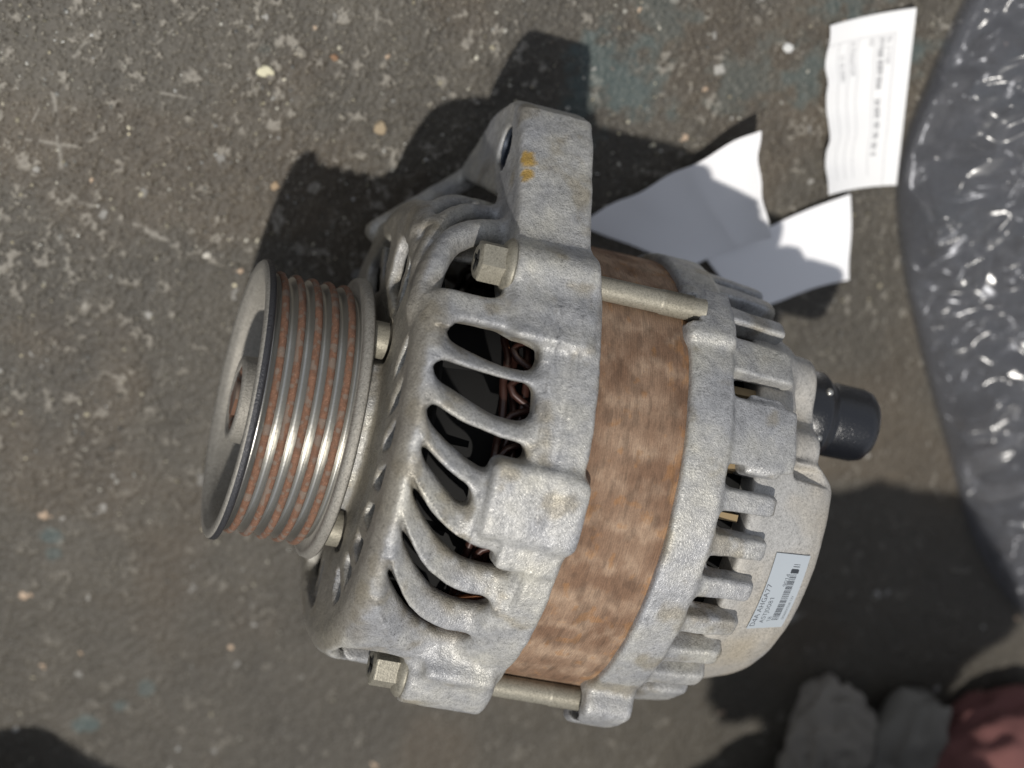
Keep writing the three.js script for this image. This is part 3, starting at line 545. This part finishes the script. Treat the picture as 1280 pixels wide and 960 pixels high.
// ------------------------------------------------------------------ crumpled clear plastic bag at the right
{
  const edge = [[104, -150], [98, -119], [96.5, -99], [96, -82], [98, -70], [108, -49], [122, -27], [140, -2], [161, 26], [181, 42], [205, 50]].map(([x, z]) => new THREE.Vector3(x, 0, z));
  const crv = new THREE.CatmullRomCurve3(edge);
  // crumpled film: facets of two sizes with sharp creases, drawn out along the edge
  const facet = (x, z, k) => { const i = Math.floor(x), j = Math.floor(z), u = x - i, v = z - j, a = hsh(i, j, k), b = hsh(i + 1, j, k), c = hsh(i, j + 1, k), d = hsh(i + 1, j + 1, k); return u + v < 1 ? a + (b - a) * u + (c - a) * v : d + (c - d) * (1 - u) + (b - d) * (1 - v); };
  const film = (nu, nv, base, amp, seed, grow, from = 0) => {
    const pos = [], idx = [], W = nv + 1;
    for (let i = 0; i <= nu; i++) { const p = crv.getPoint(from + (1 - from) * i / nu); for (let j = 0; j <= nv; j++) {
      const s = j / nv, q = s * 95, x = p.x + grow + q, z = p.z + q * 0.12, wx = x + 2.5 * noise(x * 0.06, z * 0.06, seed), wz = z + 2.5 * noise(x * 0.06, z * 0.06, seed + 5);
      const a = wx * 0.94 + wz * 0.34, b = wz * 0.94 - wx * 0.34, e = sstep(0, 0.07, s), env = base * Math.sqrt(Math.min(1, s * 3.0)) + 0.4;
      const h = env + amp * e * (2.4 * facet(a / 15, b / 30, seed) + 1.35 * facet(a / 6.5 + 3, b / 11, seed + 1) + 0.55 * facet(a / 2.9 + 7, b / 4.2, seed + 2));
      pos.push((x + e * 1.2 * noise(x * 0.2, z * 0.2, seed + 8)) * MM, Math.max(h, 0.3 + 0.2 * s) * MM, z * MM);
    } }
    for (let i = 0; i < nu; i++) for (let j = 0; j < nv; j++) { const a = i * W + j; idx.push(a, a + W, a + 1, a + 1, a + W, a + W + 1); }
    const g = new THREE.BufferGeometry(); g.setAttribute('position', new THREE.Float32BufferAttribute(pos, 3)); g.setIndex(idx); g.computeVertexNormals(); return g;
  };
  const bag = new THREE.Group(); bag.name = numbered('plastic_bag'); bag.position.set(0.13, 0, -0.03); scene.add(bag);
  tag(bag, 'crumpled clear plastic bag full of glossy creases at the right edge', 'plastic bag');
  const mat = new THREE.MeshPhysicalMaterial({ color: new THREE.Color(0.66, 0.67, 0.70), roughness: 0.21, transmission: 0.95, thickness: 0, ior: 1.5, side: THREE.DoubleSide });
  const low = film(240, 140, 10, 2.3, 51, 1.2), top = film(280, 160, 18, 2.8, 77, 0);
  const milky = new THREE.MeshPhysicalMaterial({ color: new THREE.Color(0.72, 0.73, 0.77), roughness: 0.23, transmission: 0.9, thickness: 0, ior: 1.5, side: THREE.DoubleSide });
  for (const [n, g, m] of [['inner_film', low, milky], ['outer_film', top, mat]]) { g.translate(-0.13, 0, 0.03); mesh(n, g, m, bag); }
}

// ------------------------------------------------------------------ crumpled rags at the lower right and added lumps beyond the frame that only cast shadow
function lump(seed, rx, ry, rz, crumple, detail = 60) {
  const g = new THREE.SphereGeometry(1, detail, Math.round(detail * 0.7)), p = g.attributes.position, v = new THREE.Vector3();
  for (let i = 0; i < p.count; i++) {
    v.fromBufferAttribute(p, i); const n = 1 + crumple * (1.1 * fbm(v.x * 1.4 + seed, v.y * 1.4, v.z * 1.4, 3) + 0.5 * (0.5 - Math.abs(noise(v.x * 3.2 + seed, v.y * 3.2, v.z * 3.2))));
    p.setXYZ(i, v.x * n * rx * MM, Math.max(v.y * n, -0.85) * ry * MM, v.z * n * rz * MM);
  }
  g.computeVertexNormals(); return g;
}
const cloth = (r, g, b) => new THREE.MeshPhysicalMaterial({ color: new THREE.Color(r, g, b), roughness: 0.95, sheen: 0.3, sheenRoughness: 0.8, bumpMap: castBump, bumpScale: 0.0001 });
function rag(name, geo, mat, x, y, z, turn, label, cat) { const m = mesh(name, geo, mat, scene); m.position.set(x * MM, y * MM, z * MM); m.rotation.y = turn; return tag(m, label, cat); }
rag('crumpled_rag', lump(3, 13, 8, 20, 0.5), cloth(0.22, 0.20, 0.17), 137, 6, 92, 0.35, 'crumpled beige rag nearest the alternator at the bottom right', 'rag');
rag('crumpled_rag', lump(9, 12, 10, 22, 0.45), cloth(0.165, 0.155, 0.135), 160, 8, 92, -0.1, 'crumpled grey rag between the beige rag and the red cloth', 'rag');
rag('red_cloth', lump(21, 26, 20, 32, 0.28), cloth(0.17, 0.072, 0.066), 194, 15, 92, 0.7, 'dull red crumpled cloth in the bottom right corner', 'cloth');
{
  const occluder = rag('added_occluder', lump(37, 74, 95, 52, 0.3), cloth(0.03, 0.03, 0.032), 152, 84, 146, 0.2, 'dark lump added just beyond the bottom right corner to cast shadow there', 'occluder');  // unseen body added to shade the rags and floor at lower right
  const overhang = mesh('occluder_overhang', lump(31, 36, 20, 42, 0.55), occluder.material, occluder); overhang.rotation.y = -0.02;  // unseen overhang, shaped to throw the lower right shadow further in
  overhang.position.set(108 - 152, 150 - 84, 81 - 146).multiplyScalar(MM).applyAxisAngle(new THREE.Vector3(0, 1, 0), -0.2);
}
rag('added_occluder', lump(43, 40, 70, 26, 0.3), cloth(0.03, 0.03, 0.032), -95, 58, 172, 0.1, 'dark lump added just beyond the bottom left corner to cast shadow there', 'occluder');  // unseen lump added to drop a shadow into the bottom left corner

// ------------------------------------------------------------------ pebbles and grit
function pebble(x, z, r, color, label, seed, sx = 1) {
  const g = new THREE.IcosahedronGeometry(1, 3), p = g.attributes.position;
  for (let i = 0; i < p.count; i++) { const a = p.getX(i), b = p.getY(i), c = p.getZ(i), n = 1 + 0.9 * fbm(a * 1.3 + seed, b * 1.3, c * 1.3, 3) - 0.25 * Math.abs(noise(a * 2 + seed, b * 2, c * 2)); p.setXYZ(i, a * n * r * sx * MM, b * n * r * 0.55 * MM, c * n * r * MM); }
  const gg = mergeVertices((g.deleteAttribute('normal'), g.deleteAttribute('uv'), g)); gg.computeVertexNormals();
  const m = mesh('pebble', gg, new THREE.MeshStandardMaterial({ color: new THREE.Color(...color), roughness: 0.85 }), scene);
  m.position.set(x * MM, r * 0.3 * MM, z * MM); return tag(m, label, 'pebble');
}
pebble(-65, -59, 1.35, [0.62, 0.58, 0.42], 'cream pebble standing out brightest on the floor up and left of the pulley', 3, 1.3);
pebble(-35, -52, 1.5, [0.34, 0.27, 0.18], 'tan pebble between the pulley shadow and the ear shadow', 8);
pebble(58, -96, 1.1, [0.62, 0.62, 0.60], 'white chip near the printed sheet beside blue-green paint', 14, 1.4);
pebble(-50, -66, 0.8, [0.25, 0.15, 0.09], 'small rust brown pebble at the upper middle of the floor', 19);
pebble(-56, -32, 1.0, [0.34, 0.25, 0.16], 'small brown pebble just left of the pulley shadow', 23);
pebble(-68, -11, 0.9, [0.55, 0.52, 0.46], 'pale round pebble left of the pulley top', 27);
{
  const r = rng(77), N = 6500, g = new THREE.IcosahedronGeometry(1, 0), im = new THREE.InstancedMesh(g, new THREE.MeshStandardMaterial({ roughness: 0.8 }), N), m = new THREE.Matrix4(), q = new THREE.Quaternion(), e = new THREE.Euler(), c = new THREE.Color();
  let n = 0;
  while (n < N) {
    const x = -150 + 380 * r(), z = -150 + 310 * r(), den = 0.35 + 0.9 * fbm(x * 0.03 + 5, z * 0.03, 88, 3) + 0.006 * (-x - z * 0.9); if (r() > den * 0.8) continue;
    const s = (0.12 + 0.55 * Math.pow(r(), 4)) * MM; e.set(r() * 6, r() * 6, r() * 6); q.setFromEuler(e);
    m.compose(new THREE.Vector3(x * MM, s * 0.2, z * MM), q, new THREE.Vector3(s * (0.7 + r() * 0.8), s * (0.4 + r() * 0.4), s)); im.setMatrixAt(n, m);
    const k = 0.10 + 0.60 * r() * r(), w = r(); c.setRGB(k * (1 + 0.12 * w), k, k * (0.95 - 0.25 * w)); im.setColorAt(n, c); n++;
  }
  im.name = 'loose_grit'; im.castShadow = im.receiveShadow = true; im.userData = { kind: 'stuff', label: 'fine pale grit and sand scattered over the floor', category: 'grit' }; scene.add(im);
}

renderer.render(scene, camera);
